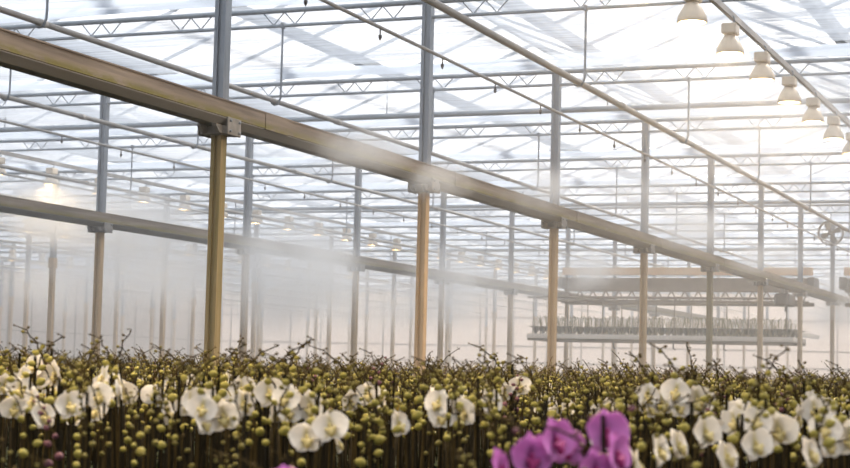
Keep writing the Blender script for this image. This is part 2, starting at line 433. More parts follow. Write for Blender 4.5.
for x, z, r, kind, lab in PIPES:
    if kind == 2:
        t = thing('misting_pipe', lab, 'pipe', (x, 0, z))
        m = MB(); m.tube([(0, 2, 0), (0, Y1 - 1, 0)], r, 8); m.build('tube', PIPE, t, True)
        m = MB(); m.lathe([(.007, 0), (.007, -.05), (.016, -.055), (.016, -.075), (.005, -.1)][::-1], 8)
        me = m.mesh('nozzle', DARK)
        for q in range(26):
            o = bpy.data.objects.new('nozzle', me); COL.objects.link(o); o.parent = t; o.location = (0, 9.3 + 1.47 * q, -r + .004)
    else:
        m = MB(); m.tube([(0, 2, 0), (0, Y1 - 1, 0)], r, 10)
        y = 6.4
        while kind == 1 and y < 60:                     # welded collars
            m.tube([(0, y, 0), (0, y + .10, 0)], r * 1.25, 10); y += 6.0
        tag(m.build('heating_pipe' if kind == 1 else 'thin_pipe', PIPE, None, True, (x, 0, z)), lab, 'pipe')
def hanger_mesh(r, z0):
    m = MB()
    m.tube([(.06, 0, Z_CHORD - z0), (.06, 0, .10), (.055, 0, .03), (.03, 0, -r * 1.0), (-.01, 0, -r - .008), (-.045, 0, -r * .6), (-.055, 0, .01)], .013, 6)
    m.box((.045, -.03, Z_CHORD - z0 - .03), (.075, .03, Z_CHORD - z0 + .03))
    return m.mesh('pipe_hanger', GALV)
hms = {}
for x, z, r, kind, lab in PIPES:
    if kind != 1: continue
    for n, y in enumerate(TRUSS_Y[:10]):
        if sees((x, y, z), 10) is None: continue
        hm = hms.setdefault(z, None) or hanger_mesh(.03, z); hms[z] = hm
        o = bpy.data.objects.new('pipe_hanger', hm); COL.objects.link(o); o.location = (x, y, z)
        tag(o, 'grey hooked rod hanging from a truss and carrying a heating pipe', 'hanger', 'hooked pipe hangers')

# ------------------------------------------------------------------ grow lamps
def make_lamp(label):
    t = thing('grow_lamp', label, 'lamp', (0, 0, 0))
    m = MB(); m.box((-.07, -.09, -.16), (.07, .09, -.06), bev=.012); m.build('ballast_housing', LAMP_REF, t)
    m = MB(); m.lathe([(.125, -.34), (.13, -.335), (.125, -.29), (.085, -.215), (.05, -.16), (.045, -.16), (.08, -.217), (.118, -.29), (.120, -.34)], 20, cap=False); m.build('reflector', LAMP_REF, t, True)
    m = MB(); m.lathe([(.004, -.335), (.06, -.332), (.11, -.322), (.116, -.312), (.004, -.30)], 20); m.build('glowing_lens', LAMP_ON, t, True)
    m = MB(); m.tube([(0, 0, -.07), (.035, 0, -.045), (.035, 0, .0), (0, 0, .035)], .008, 6); m.build('hook', GALV, t)
    return t
lamp0 = make_lamp('x'); K = kids_of(); first = True
LZ = 4.89
LROWS = [(-3.49, 2.45, 1.5, 37), (-17.05, 2.45, 1.5, 37), (-23.8, 2.45, 1.5, 37), (-30.6, 2.45, 1.5, 37)]
for q, (x, y, dy, n) in enumerate(LROWS):
    m = MB(); m.prism([(-.02, -.03), (.02, -.03), (.02, .03), (-.02, .03)], 'Y', 1.5, Y1 - 1)
    tag(m.build('lamp_rail', PIPE, None, False, (x, 0, LZ)), ['long rail carrying the bright lamps at the upper right', 'hazy lamp rail left of the second post row', 'hazy lamp rail beyond the third post row', 'hazy lamp rail over the fourth bay'][q], 'rail')
    vis = 0
    for i in range(n):
        yy = y + dy * i
        s = sees((x, yy, LZ - .25), 6)
        over = q == 0 and yy < 14                       # the lamps overhead, above the frame, light the closest flowers
        if not over and (s is None or s[1] < -30 or s[2] > 58): continue
        if q == 0 and yy < 20 or q and q < 3 and i % 3 == 0:
            ll = bpy.data.lights.new('lamp_light', 'AREA'); ll.shape = 'DISK'; ll.size = .2; ll.energy = 60 if q == 0 else 22; ll.color = (1, .74, .44); ll.spread = R(165)
            lo = bpy.data.objects.new('lamp_light', ll); COL.objects.link(lo); lo.location = (x, yy, LZ - .03 - .36)
        if over and (s is None or s[1] < -12):
            lab = 'glowing lamp of the bright rail, overhead before the rail enters the picture'; grp = 'overhead lamps of the bright rail'; vis -= 1
        elif q == 0:
            lab = '%s glowing lamp down the rail at the upper right' % (['first', 'second', 'third', 'fourth', 'fifth', 'sixth', 'seventh', 'eighth'][vis]) if vis < 8 else 'tiny glowing lamp at the far end of the upper right rail'
            grp = None if vis < 8 else 'far lamps of the bright rail'
        else:
            lab = 'small warm lamp glowing through the mist at the left'; grp = 'hazy lamps at the left'
        vis += 1
        if first: lamp0.location = (x, yy, LZ - .03); lamp0['label'] = lab; first = False; lamp0['group'] = grp
        else: dup(lamp0, K, (x, yy, LZ - .03), 0, lab, grp)

# ------------------------------------------------------------------ gantry cranes and the hanging tray
def gantry(xa, xb, y, label):
    t = thing('gantry_crane', label, 'crane', ((xa + xb) / 2, y, 0))
    h = (xb - xa) / 2
    m = MB(); m.box((-h, -.08, 4.06), (h, .08, 4.25), bev=.01); m.build('top_beam', CREAM, t)
    m = MB(); m.box((-h, .1, 3.66), (h, .35, 4.0), bev=.01); m.build('girder', BROWN, t)
    m = MB(); m.tube([(-h, .2, 3.36), (h, .2, 3.36)], .05, 10); m.build('lower_chord', BROWN, t, True)
    m = MB(); x = -h + .05
    while x < h - .3:
        m.tube([(x, .2, 3.68), (x + .17, .2, 3.38)], .018, 6); m.tube([(x + .17, .2, 3.38), (x + .34, .2, 3.68)], .018, 6); x += .34
    m.build('lattice_web', BROWN, t)
    for s in (-1, 1):
        m = MB(); m.box((s * h - .08, -.3, 3.72), (s * h + .08, .45, 4.0), bev=.015); m.build('end_carriage', DARK, t)
    return t
gantry(-13.55, -7.25, 42.6, 'wide cream and brown gantry crane above the hanging tray of plants')
gantry(-6.5, -.5, 42.6, 'gantry crane continuing beyond the last posts at the right')
t = thing('hanging_tray', 'long cream tray hanging in the mist with rows of young plants', 'tray', (-10.47, 41, 0))
m = MB(); m.box((-3.2, -.85, 2.385), (3.2, .85, 2.40))
for a in ((-3.2, -.85, 3.2, -.81), (-3.2, .81, 3.2, .85), (-3.2, -.81, -3.16, .81), (3.16, -.81, 3.2, .81)):
    m.box((a[0], a[1], 2.385), (a[2], a[3], 2.50))
m.build('tray_pan', WHITE_MET, t)
m = MB()
for y in (-.78, .74): m.box((-3.2, y, 2.335), (3.2, y + .04, 2.384))
for x in (-3.1, -1, 1, 3.06): m.box((x, -.74, 2.335), (x + .04, .74, 2.384))
m.build('under_frame', BROWN, t)
for i in range(8):
    for y in (-.83, .83):
        m = MB(); x = -3.05 + i * .871
        m.tube([(x, y, 2.5), (x, y, 3.38)], .014, 6); m.build('hanger_rod', BROWN, t)
m = MB()
for y in (-.83, .83): m.tube([(-3.2, y, 3.38), (3.2, y, 3.38)], .03, 8)
for x in (-3.1, 0, 3.1): m.tube([(x, -.83, 3.38), (x, .83, 3.38), (x, 1.75, 3.42)], .02, 6)
m.build('upper_frame', BROWN, t)
for x in (-1.05, -.35, .4, 1.6):
    m = MB(); m.tube([(x, -.76, 2.34), (x, -.76, 2.20), (x + .05, -.76, 2.17)], .02, 6); m.build('underside_hook', DARK, t)
def young_orchid_mesh(sd):
    rd = random.Random(sd); m = MB()
    m.lathe([(.04, 0), (.055, .10), (.05, .10), (.045, .085)], 8, 0)
    for i in range(14):
        a = i * 2.4 + rd.random(); L_ = .12 + .08 * rd.random(); ca, sa = math.cos(a), math.sin(a)
        pts = [(0, .085, .01), (.3, .17, .026), (.65, .26, .030), (1, .27, .004)]
        rings = []
        for tt, z, w in pts:
            rings.append([(ca * L_ * tt - sa * w, sa * L_ * tt + ca * w, z), (ca * L_ * tt, sa * L_ * tt, z - .012), (ca * L_ * tt + sa * w, sa * L_ * tt - ca * w, z), (ca * L_ * tt, sa * L_ * tt, z + .003)])
        m.rings(rings, 1)
    for i in range(3):
        a = rd.random() * 6.28; x, y = .045 * math.cos(a), .03 * math.sin(a); h = .40 + .14 * rd.random()
        m.tube([(x, y, .09), (x * 1.4, y * 1.4, h * .6), (x * 2.6, y * 2.2, h * .93), (x * 3.6, y * 3, h * .97)], [.009, .008, .007, .010], 5, 2)
        m.tube([(x * 1.1 + .01, y, .09), (x * 1.1 + .01, y, h * .92)], .007, 4, 3)
    return m.mesh('young_orchid', [POT, LEAF, BUD_G, WHITE_MET])
yms = [young_orchid_mesh(i) for i in range(4)]
rd = random.Random(3)
for r_ in range(3):
    for i in range(40):
        o = bpy.data.objects.new('young_orchid', yms[rd.randrange(4)]); COL.objects.link(o)
        o.location = (-10.47 - 3.04 + i * .156 + rd.uniform(-.02, .02), 41 - .6 + r_ * .55 + rd.uniform(-.05, .05), 2.402); o.rotation_euler.z = rd.random() * 6.28; o.scale = (1.1, 1.1, 1.05)
        tag(o, 'small dark young plant standing on the hanging cream tray', 'plant', 'young plants on the hanging tray')
# drive motor under the big beam
t = thing('hoist_motor', 'dark boxy motor hanging under the far end of the big beam', 'motor', (-6.9 - .02, 37.3, 3.08))
m = MB(); m.box((-.16, -.42, 0), (.16, .30, .26), bev=.03); m.build('housing', DARK, t)
m = MB(); m.lathe([(.10, 0), (.11, .02), (.11, .2), (.06, .24)], 12, 0, Matrix.Translation((0, .30, .13)) @ Matrix.Rotation(R(-90), 4, 'X')); m.build('gearbox', BROWN, t, True)
m = MB()
for y in (-.3, .15): m.box((-.03, y - .03, .26), (.03, y + .03, Z_BEAM0 - 3.08))
m.build('mount', BRACK, t)
m = MB(); m.tube([(.05, -.2, 0), (.05, -.2, -.12)], .03, 8); m.build('cable_gland', DARK, t)
# round fan under the roof
t = thing('circulation_fan', 'round circulation fan hanging under the roof at the far right', 'fan', (-6.57, 41.0, 4.95))
Mx = Matrix.Rotation(R(90), 4, 'X')
m = MB(); m.lathe([(.27, -.10), (.29, -.09), (.29, .09), (.27, .10), (.265, .0)], 28, 0, Mx, cap=False); m.build('housing_ring', BROWN, t, True)
m = MB()
for rr in (.10, .18, .25):
    m.tube([(rr * math.cos(a), -.10, rr * math.sin(a)) for a in [2 * math.pi * i / 24 for i in range(25)]], .005, 5)
for i in range(8):
    a = i * math.pi / 4; m.tube([(0, -.10, 0), (.27 * math.cos(a), -.10, .27 * math.sin(a))], .005, 5)
m.build('guard_grille', DARK, t)
for i in range(4):
    m = MB(); a = i * math.pi / 2 + .4
    pts = []
    for rr, w, tw in ((.05, .03, .5), (.14, .06, .4), (.24, .075, .3)):
        ring = []
        for s in (-1, 1):
            for th in (-.004, .004):
                lx, ly = rr, s * w * math.cos(tw)
                ring.append((lx * math.cos(a) - ly * math.sin(a), s * w * math.sin(tw) + th, lx * math.sin(a) + ly * math.cos(a)))
        pts.append([ring[0], ring[2], ring[3], ring[1]])
    m.rings(pts); m.build('blade', DARK, t)
m = MB(); m.lathe([(.055, -.05), (.06, 0), (.055, .12), (.03, .14)], 12, 0, Mx); m.build('hub_motor', DARK, t, True)
m = MB(); m.tube([(0, 0, .28), (0, 0, .45)], .012, 6); m.build('hanger_rod', GALV, t)

# ------------------------------------------------------------------ benches
def bench(xa, xb, label):
    t = thing('plant_bench', label, 'bench', ((xa + xb) / 2, 0, 0)); h = (xb - xa) / 2
    m = MB(); m.box((-h, 1.2, BENCH - .04), (h, 50, BENCH - .002)); m.build('bench_top', POT, t)
    m = MB(); m.box((-h - .02, 1.18, BENCH - .09), (-h, 50.02, BENCH + .03)); m.box((h, 1.18, BENCH - .09), (h + .02, 50.02, BENCH + .03))
    m.box((-h, 1.18, BENCH - .09), (h, 1.2, BENCH + .03)); m.box((-h, 50, BENCH - .09), (h, 50.02, BENCH + .03)); m.build('bench_rim', GALV, t)
    lm = MB(); lm.box((-.03, -.03, 0), (.03, .03, BENCH - .04)); me = lm.mesh('leg', GALV)
    for y in (2, 14, 26, 38, 49):
        for x in (-h + .2, h - .2):
            o = bpy.data.objects.new('leg', me); COL.objects.link(o); o.parent = t; o.location = (x, y, 0)
BX = [(-6.72, 1.2)] + [(ROWS[k + 1] + .16, ROWS[k] - .16) for k in range(4)]
for i, (a, b) in enumerate(BX):
    bench(a, b, ['plant bench under the closest orchids', 'plant bench between the big beam and the second beam', 'plant bench beyond the second post row', 'plant bench beyond the third post row', 'plant bench beyond the fourth post row'][i])
def on_bench(x, y, pad=.07):
    return 1.3 < y < 49.8 and any(a + pad < x < b - pad for a, b in BX)

# ------------------------------------------------------------------ orchids
def petal(mb, L_, W_, ang, lift, cup, mi, nt=6, ns=4, thick=.0012, throat=.35, round_=1.0):
    """one petal growing from the flower centre in the xz plane at angle ang; the face looks to -y"""
    def P(t, s, back):
        w = W_ * (math.sin(math.pi * min(1, (t * .93 + .055)) ** (.85 if round_ else 1.0)) ** (.62 if round_ else .8))
        lx = L_ * t; lz = w * s
        y = -lift * t - cup * (abs(s) ** 2) * w + cup * 1.4 * L_ * (t - .5) ** 2 * .6 + (.0 if not back else thick)
        ca, sa = math.cos(ang), math.sin(ang)
        return (lx * ca - lz * sa, y, lx * sa + lz * ca)
    for back in ((0, 1) if thick else (0,)):
        vs, at, fs = [], [], []
        for i in range(nt + 1):
            for j in range(ns + 1):
                t = i / nt; s = -1 + 2 * j / ns
                vs.append(P(t, s, back)); at.append(max(0.0, 1 - t / throat) ** 1.2)
        N = ns + 1
        for i in range(nt):
            for j in range(ns):
                q = (i * N + j, i * N + j + 1, (i + 1) * N + j + 1, (i + 1) * N + j)
                fs.append(q if back else q[::-1])
        if thick and back:
            n0 = len(vs)
        mb.add(vs, fs, mi, at)
def flower_mb(mi, sd, lod=0, big=1.0):
    rd = random.Random(sd); m = MB(); k = big
    nt, ns, th = (6, 4, .0012) if lod == 0 else (3, 2, 0)
    u = lambda a: 1 + rd.uniform(-a, a)
    for ang in (90, 226, 314):                         # sepals, behind
        s = MB(); petal(s, (.041 if ang == 90 else .036) * k * u(.08), .0165 * k, R(ang + rd.uniform(-6, 6)), .004 * u(.8), .18, mi, nt, ns, th, .3, 0)
        m.merge(s, Matrix.Translation((0, .003, 0)))
    for ang in (12, 168):                              # the two broad petals
        petal(m, 0.043 * k * u(.06), .0295 * k * u(.06), R(ang + rd.uniform(-6, 6)), .006 * u(1.2), .22, mi, nt, ns, th, .28, 1)
    return m
def lip_mb(mi, lod=0):
    m = MB(); n = 8 if lod == 0 else 4
    m.lathe([(.0005, -.010), (.006, -.007), (.0085, 0), (.006, .007), (.0005, .010)] if lod == 0 else [(.001, -.01), (.0085, 0), (.001, .01)], n, mi, Matrix.Translation((0, -.010, -.012)) @ Matrix.Diagonal((1, .8, 1.2, 1)))
    if lod == 0:
        for s in (-1, 1):
            m.lathe([(.0005, -.008), (.005, -.003), (.005, .003), (.0005, .008)], 6, mi, Matrix.Translation((s * .008, -.010, -.006)) @ Matrix.Rotation(s * R(35), 4, 'Y'))
        m.lathe([(.0005, -.006), (.004, -.003), (.0045, .003), (.0005, .007)], 6, mi, Matrix.Translation((0, -.007, .003)))
    return m
def bud_mb(s, mi, lod=0):
    prof = [(.0006, -.5), (.34, -.36), (.5, -.08), (.47, .14), (.28, .40), (.02, .55)] if lod == 0 else [(.02, -.5), (.5, -.05), (.02, .55)]
    m = MB(); m.lathe([(r * s * .92, z * s * 1.18) for r, z in prof], 9 if lod == 0 else 5, mi); return m

MATS = [POT, LEAF, STICK, STEM, BUD_Y, BUD_G, BUD_P, BUD_T, PETAL_W, LIP_Y, PETAL_P, LIP_P]
I = {n: i for i, n in enumerate('pot leaf stick stem by bg bp bt pw ly pp lp'.split())}

def design(kind, sd):
    """list of what grows on the plant: spike points, and (what, matrix, size) along it"""
    rd = random.Random(sd * 13 + 5)
    lean = rd.uniform(-.03, .03); ly_ = rd.uniform(-.02, .02)
    arch = rd.uniform(.05, .15); sgn = 1 if rd.random() < .5 else -1
    top = {'white': .68, 'bud': .72, 'tip': .745, 'purple': .60, 'mauve': .70}[kind]
    zb = {'white': .52, 'purple': .52, 'tip': .50}.get(kind, .525) + rd.uniform(-.03, .03) * (kind not in ('white', 'purple'))
    nfl = 2 if kind == 'purple' else (2, 1, 3, 2)[sd % 4]
    pts = []
    for i in range(5):
        t = i / 4; pts.append(Vector((lean * t, ly_ * t, .07 + (zb - .07) * t)))
    n2 = 8
    for i in range(1, n2 + 1):
        t = i / n2
        wob = .006 * (1 if i % 2 else -1)
        pts.append(Vector((lean + sgn * arch * t ** 1.7 + wob * .6, ly_ + wob * .5, zb + (top - zb) * (1 - (1 - t) ** 1.35))))
    items = []
    nseg = 13 if kind == 'tip' else 5 if kind == 'purple' else 11
    for i in range(nseg):
        t = i / (nseg - 1)
        f = 4 + t * n2 * .995; a = int(f); p = pts[a].lerp(pts[min(a + 1, len(pts) - 1)], f - a)
        side = 1 if i % 2 else -1
        az = rd.uniform(-.5, .5) + (math.pi / 2) * side
        out = Vector((math.sin(az) * .75, -.35 + .3 * math.cos(az) * rd.uniform(-1, 1), rd.uniform(.05, .4))).normalized()
        if kind in ('white', 'purple') and i < nfl:
            L_ = .032; q = p + out * L_
            E_ = Euler((R(rd.uniform(-22, 12)), R(rd.uniform(-14, 14)), R(rd.uniform(-45, 45))))
            items.append(('flower', p, q, E_, 1.0 * rd.uniform(.88, 1.08)))
        else:
            if kind in ('white', 'purple'): s = .023 * (1 - .72 * t)
            elif kind == 'tip': s = .0175 * (1 - .62 * t)
            else: s = .0265 * (1 - .74 * t) 
            s *= rd.uniform(.70, 1.2)
            L_ = .008 + s * .75; q = p + out * L_
            items.append(('bud', p, q, out, s))
    return pts, items
def mat_of_bud(kind, s):
    if kind in ('purple', 'mauve'): return I['bp'] if s > .009 else I['bt']
    if kind == 'tip': return I['bg'] if s > .0105 else I['bt']
    return I['by'] if s > .0145 else I['bg'] if s > .009 else I['bt']
def align(d):
    return d.to_track_quat('Z', 'Y').to_matrix().to_4x4()
def leaf_mb(i, rd, lod=0):
    m = MB(); a = i * 2.5 + rd.uniform(-.4, .4); L_ = rd.uniform(.14, .2); ca, sa = math.cos(a), math.sin(a); rings = []
    for tt, z, w in ((0, .10, .012), (.3, .17, .03), (.65, .2, .034), (1, .16, .006)):
        rings.append([(ca * L_ * tt - sa * w, sa * L_ * tt + ca * w, z), (ca * L_ * tt, sa * L_ * tt, z - .014), (ca * L_ * tt + sa * w, sa * L_ * tt - ca * w, z), (ca * L_ * tt, sa * L_ * tt, z - .006)])
    m.rings(rings, I['leaf']); return m
def stem_mb(pts, items, lod):
    m = MB(); n = 6 if lod == 0 else 3
    P_ = pts if lod == 0 else [pts[0], pts[4]] + pts[6::2]
    m.tube(P_, [.0042 - .0026 * i / (len(P_) - 1) for i in range(len(P_))], n, I['stem'])
    for it in items:
        if lod == 0 or it[4] > .012: m.tube([it[1], it[2]], .0013 if lod == 0 else .0018, 4 if lod == 0 else 3, I['stem'], cap=(lod == 0))
    return m
def whole(kind, sd, lod):
    """all of a plant as one shape list"""
    pts, items = design(kind, sd); rd = random.Random(sd); m = MB()
    m.lathe([(.045, 0), (.06, .12), (.054, .12), (.05, .105)], 10 if lod == 0 else 5, I['pot'])
    for i in range(4): m.merge(leaf_mb(i, rd))
    m.tube([(.012, .004, .05), (pts[4].x + .006, pts[4].y + .006, pts[4].z + (.16 if kind == 'tip' else .10))], .0042, 5 if lod == 0 else 3, I['stick'])
    m.tube([(-.025, .01, .05), (-.03 - pts[4].x, .02, .42 + .12 * rd.random())], .004, 5 if lod == 0 else 3, I['stick'])
    m.merge(stem_mb(pts, items, lod))
    pm, lm = (I['pp'], I['lp']) if kind == 'purple' else (I['pw'], I['ly'])
    for n, it in enumerate(items):
        if it[0] == 'flower':
            M = Matrix.Translation(it[2]) @ it[3].to_matrix().to_4x4() @ Matrix.Scale(it[4], 4)
            m.merge(flower_mb(pm, sd + n, lod), M); m.merge(lip_mb(lm, lod), M)
        else:
            m.merge(bud_mb(it[4], mat_of_bud(kind, it[4]), lod), Matrix.Translation(it[2]) @ align(it[3]))
    return m
FLM = {}
def make_orchid(kind, sd):
    """a plant whose parts are objects of their own"""
    pts, items = design(kind, sd); rd = random.Random(sd)
    t = thing('moth_orchid', 'orchid', 'orchid', (0, 0, -50))
    m = MB(); m.lathe([(.045, 0), (.06, .12), (.054, .12), (.05, .105)], 10, I['pot']); m.build('pot', MATS, t)
    for i in range(4): leaf_mb(i, rd).build('leaf', MATS, t, True)
    m = MB(); m.tube([(.012, .004, .05), (pts[4].x + .006, pts[4].y + .006, pts[4].z + (.16 if kind == 'tip' else .10))], .0042, 5, I['stick']); m.build('support_stick', MATS, t)
    m = MB(); m.tube([(-.025, .01, .05), (-.03 - pts[4].x, .02, .42 + .12 * rd.random())], .004, 5, I['stick']); m.build('support_stick', MATS, t)
    stem_mb(pts, items, 0).build('flower_spike', MATS, t, True)
    pm, lm = (I['pp'], I['lp']) if kind == 'purple' else (I['pw'], I['ly'])
    for n, it in enumerate(items):
        if it[0] == 'flower':
            key = (kind, n % 4)
            if key not in FLM: FLM[key] = (flower_mb(pm, 40 + n, 0).mesh('flower', MATS, True), lip_mb(lm).mesh('lip', MATS, True))
            f = bpy.data.objects.new('flower', FLM[key][0]); COL.objects.link(f); f.parent = t; f.location = it[2]; f.rotation_euler = it[3]; f.scale = (it[4],) * 3
            l = bpy.data.objects.new('lip', FLM[key][1]); COL.objects.link(l); l.parent = f
        else:
            k2 = ('bud', mat_of_bud(kind, it[4]))
            if k2 not in FLM: FLM[k2] = bud_mb(.02, k2[1], 0).mesh('bud', MATS, True)
            b = bpy.data.objects.new('bud', FLM[k2]); COL.objects.link(b); b.parent = t; b.location = it[2]; b.rotation_euler = align(it[3]).to_euler(); b.scale = (it[4] / .02,) * 3
    return t

# plants that can be told apart in the photo: (x, y, main bloom height above the floor, kind, label)
SPECIAL = [
    (-2.894, 4.137, 1.390, 'white', 1.082, 0.02, 'white moth orchid with yellow throat beside the left edge'),
    (-3.260, 4.743, 1.433, 'white', 1.161, 0.45, 'tall white moth orchid just behind the one at the left edge'),
    (-3.366, 5.022, 1.458, 'white', 1.207, 0.20, 'white moth orchid some way left of the closest post'),
    (-2.687, 4.006, 1.381, 'white', 1.065, 0.53, 'white moth orchid low in the left cluster, beside the broad one'),
    (-2.675, 4.117, 1.407, 'white', 1.114, 0.56, 'broad white moth orchid in the middle of the left cluster'),
    (-2.721, 4.317, 1.382, 'white', 1.069, -0.22, 'cream white moth orchid at the right end of the left cluster'),
    (-2.833, 4.592, 1.431, 'white', 1.158, -0.30, 'white moth orchid standing above the right end of the left cluster'),
    (-2.487, 4.303, 1.392, 'white', 1.087, 0.86, 'first white moth orchid of a pair below the closest post'),
    (-2.543, 4.496, 1.404, 'white', 1.107, 0.05, 'white moth orchid leaning against the other of the pair below the closest post'),
    (-2.429, 4.433, 1.418, 'white', 1.135, 0.01, 'white moth orchid right beside the foot of the closest post'),
    (-2.143, 3.904, 1.373, 'white', 1.051, 1.08, 'half hidden white moth orchid low beside the closest post'),
    (-2.282, 4.384, 1.423, 'white', 1.143, 0.34, 'pale white moth orchid with a dark stem in front of it'),
    (-2.177, 4.320, 1.401, 'white', 1.103, 0.85, 'drooping cream moth orchid between the first two posts'),
    (-2.651, 5.315, 1.446, 'white', 1.186, 0.35, 'small white moth orchid high between the first two posts'),
    (-2.104, 4.351, 1.395, 'white', 1.092, 0.58, 'pale moth orchid standing halfway between the first two posts'),
    (-1.771, 3.731, 1.360, 'white', 1.027, -0.10, 'low cream moth orchid halfway between the first two posts'),
    (-2.318, 5.128, 1.419, 'white', 1.136, 0.57, 'small cream moth orchid a little left of the second post'),
    (-1.763, 4.275, 1.380, 'white', 1.064, 0.90, 'white moth orchid with a yellow bud directly below the second post'),
    (-1.715, 4.510, 1.392, 'white', 1.085, 0.42, 'white moth orchid just right of the second post'),
    (-1.816, 4.901, 1.404, 'white', 1.109, 0.72, 'white moth orchid paired behind another just right of the second post'),
    (-2.197, 6.259, 1.449, 'white', 1.191, 0.62, 'tiny bright white orchid behind the purple blooms'),
    (-1.107, 4.001, 1.372, 'white', 1.050, -0.22, 'white moth orchid touching the purple blooms at their right'),
    (-1.177, 4.942, 1.434, 'white', 1.164, 0.74, 'tall pointed white moth orchid under the fourth post'),
    (-0.968, 4.058, 1.367, 'white', 1.040, 0.51, 'large round white moth orchid at the bottom under the fourth post'),
    (-0.996, 4.479, 1.386, 'white', 1.076, 0.11, 'white moth orchid beside the moss-green post'),
    (-0.898, 4.515, 1.430, 'white', 1.156, -0.27, 'upper white moth orchid of the large cluster right of the moss-green post'),
    (-0.797, 4.127, 1.381, 'white', 1.065, 0.89, 'lower white moth orchid of the large cluster right of the moss-green post'),
    (-0.818, 3.904, 1.349, 'white', 1.008, 0.35, 'white moth orchid hanging low left of the large right cluster'),
    (-0.871, 4.960, 1.415, 'white', 1.129, 0.69, 'narrow white moth orchid seen edge on near the right edge'),
    (-0.613, 3.770, 1.365, 'white', 1.038, 0.91, 'large white moth orchid in the lower right corner'),
    (-0.621, 4.092, 1.369, 'white', 1.045, 0.68, 'white moth orchid cut by the right edge'),
    (-0.990, 3.727, 1.333, 'white', 0.978, 0.97, 'white moth orchid low at the bottom edge right of the purple blooms'),
    (-3.456, 4.879, 1.442, 'white', 1.177, 0.24, 'pale white moth orchid half cut by the left edge'),
    (-0.934, 2.880, 1.373, 'purple', 1.060, 0.80, 'purple moth orchid with two round petals and dark red centre at the bottom'),
    (-0.921, 3.047, 1.386, 'purple', 1.085, 0.31, 'purple moth orchid seen edge on, tallest of the purple group'),
    (-0.825, 2.872, 1.354, 'purple', 1.025, 0.99, 'large purple moth orchid right of the dark stick at the bottom'),
    (-1.008, 2.906, 1.348, 'purple', 1.015, 0.91, 'pinkish purple moth orchid at the left of the purple group'),
    (-1.310, 2.625, 1.294, 'purple', 0.914, -0.18, 'blurred purple bloom peeking in at the bottom edge, apart from the purple group'),
]
plants = []                                            # (depth, x, y, scale, kind, yaw, label or None)
taken = []
for x, y, zb, kind, sc, ya, lab in SPECIAL:
    plants.append((0, x, y, sc, kind, ya, lab)); taken.append((x, y))
step = .185
cands = []
gx = -30.0
rd = random.Random(21)
face0 = math.pi * 0 + R(22)
ys = np.arange(1.6, 49.5, step)
for yv in ys:
    # only what the frame (widened a little) can show
    for xv in np.arange(-.80 * yv - 1.0, -.10 * yv + 1.3, step):
        x = xv + rd.uniform(-.07, .07); y = yv + rd.uniform(-.07, .07)
        d = x * fw.x + y * fw.y; lat = abs(x * r0.x + y * r0.y)
        if d < 2.55 or lat > .243 * d + .75: continue
        keep = 1.0 if d < 13 else .62 if d < 22 else .34
        if d < 4.2: keep = .26
        if rd.random() > keep: continue
        if not on_bench(x, y): continue
        if d < 9 and any((x - a) ** 2 + (y - b) ** 2 < .0095 for a, b in taken): continue
        cands.append((d, x, y, lat < .243 * d + .02))
cands.sort()
near = [c for c in cands if c[3]][:300 - len(SPECIAL)]
near_set = {(c[1], c[2]) for c in near}
rest = [c for c in cands if (c[1], c[2]) not in near_set]

LABELS = {'bud': ('slender orchid spike covered in yellow-green buds in the flower field', 'budding orchids near the front'),
          'tip': ('dark twiggy orchid spike with tiny unopened buds at its arching tip', 'twiggy orchids near the front'),
          'white': ('smaller white moth orchid in bloom among yellow-green buds', 'smaller white orchids in the field'),
          'mauve': ('orchid spike with dark mauve buds among the green ones', 'mauve budded orchids')}
def pick(rd, d):
    q = rd.random()
    if d < 4.2: return 'bud' if q < .45 else 'tip'
    if d < 7.5: return 'white' if q < .09 else 'bud' if q < .70 else 'tip' if q < .988 else 'mauve'
    return 'white' if q < .07 else 'bud' if q < .55 else 'tip' if q < .98 else 'mauve'
def plant_scale(rd, d, kind):
    hi = {'white': .68, 'bud': .72, 'tip': .745, 'purple': .60, 'mauve': .70}[kind]
    if d < 4.0: tip = .48 + rd.uniform(0, .11)
    elif d < 5: tip = .60 + rd.uniform(0, .13)
    elif d < 7: tip = .66 + rd.uniform(0, .12)
    else: tip = .70 + rd.uniform(0, .075)
    if rd.random() < .05 and d > 4.2: tip += .06
    return tip / hi

NV = {'white': 4, 'bud': 5, 'tip': 4, 'purple': 2, 'mauve': 2}
protos = {(k, v): make_orchid(k, 100 * i + v) for i, (k, n) in enumerate(NV.items()) for v in range(n)}
singles = {(k, v): whole(k, 100 * i + v, 0).mesh('moth_orchid', MATS, True) for i, (k, n) in enumerate(NV.items()) for v in range(n) if k != 'purple'}
K = kids_of(); moved = set()
def place(kind, v, loc, rz, sc, lab, grp):
    p = protos[(kind, v)]
    if (kind, v) in moved: return dup(p, K, loc, rz, lab, grp, (sc,) * 3)
    moved.add((kind, v)); p.location = loc; p.rotation_euler = (0, 0, rz); p.scale = (sc,) * 3; p['label'] = lab
    if grp: p['group'] = grp
    return p
n_parts = 0
cnt = {}
for _, x, y, sc, kind, ya, lab in plants:
    cnt[kind] = cnt.get(kind, -1) + 1
    place(kind, cnt[kind] % NV[kind], (x, y, BENCH), ya, sc, lab, None)
rd = random.Random(5)
for i, (d, x, y, _) in enumerate(near):
    kind = pick(rd, d); v = rd.randrange(NV[kind]); sc = plant_scale(rd, d, kind)
    rz = face0 + rd.uniform(-1.2, 1.2) if rd.random() < .75 else rd.uniform(0, 6.28)
    lab, grp = LABELS[kind]
    if i < 150: place(kind, v, (x, y, BENCH), rz, sc, lab, grp)
    else:
        o = bpy.data.objects.new('moth_orchid', singles[(kind, v)]); COL.objects.link(o)
        o.location = (x, y, BENCH); o.rotation_euler.z = rz; o.scale = (sc,) * 3; tag(o, lab, 'orchid', grp)
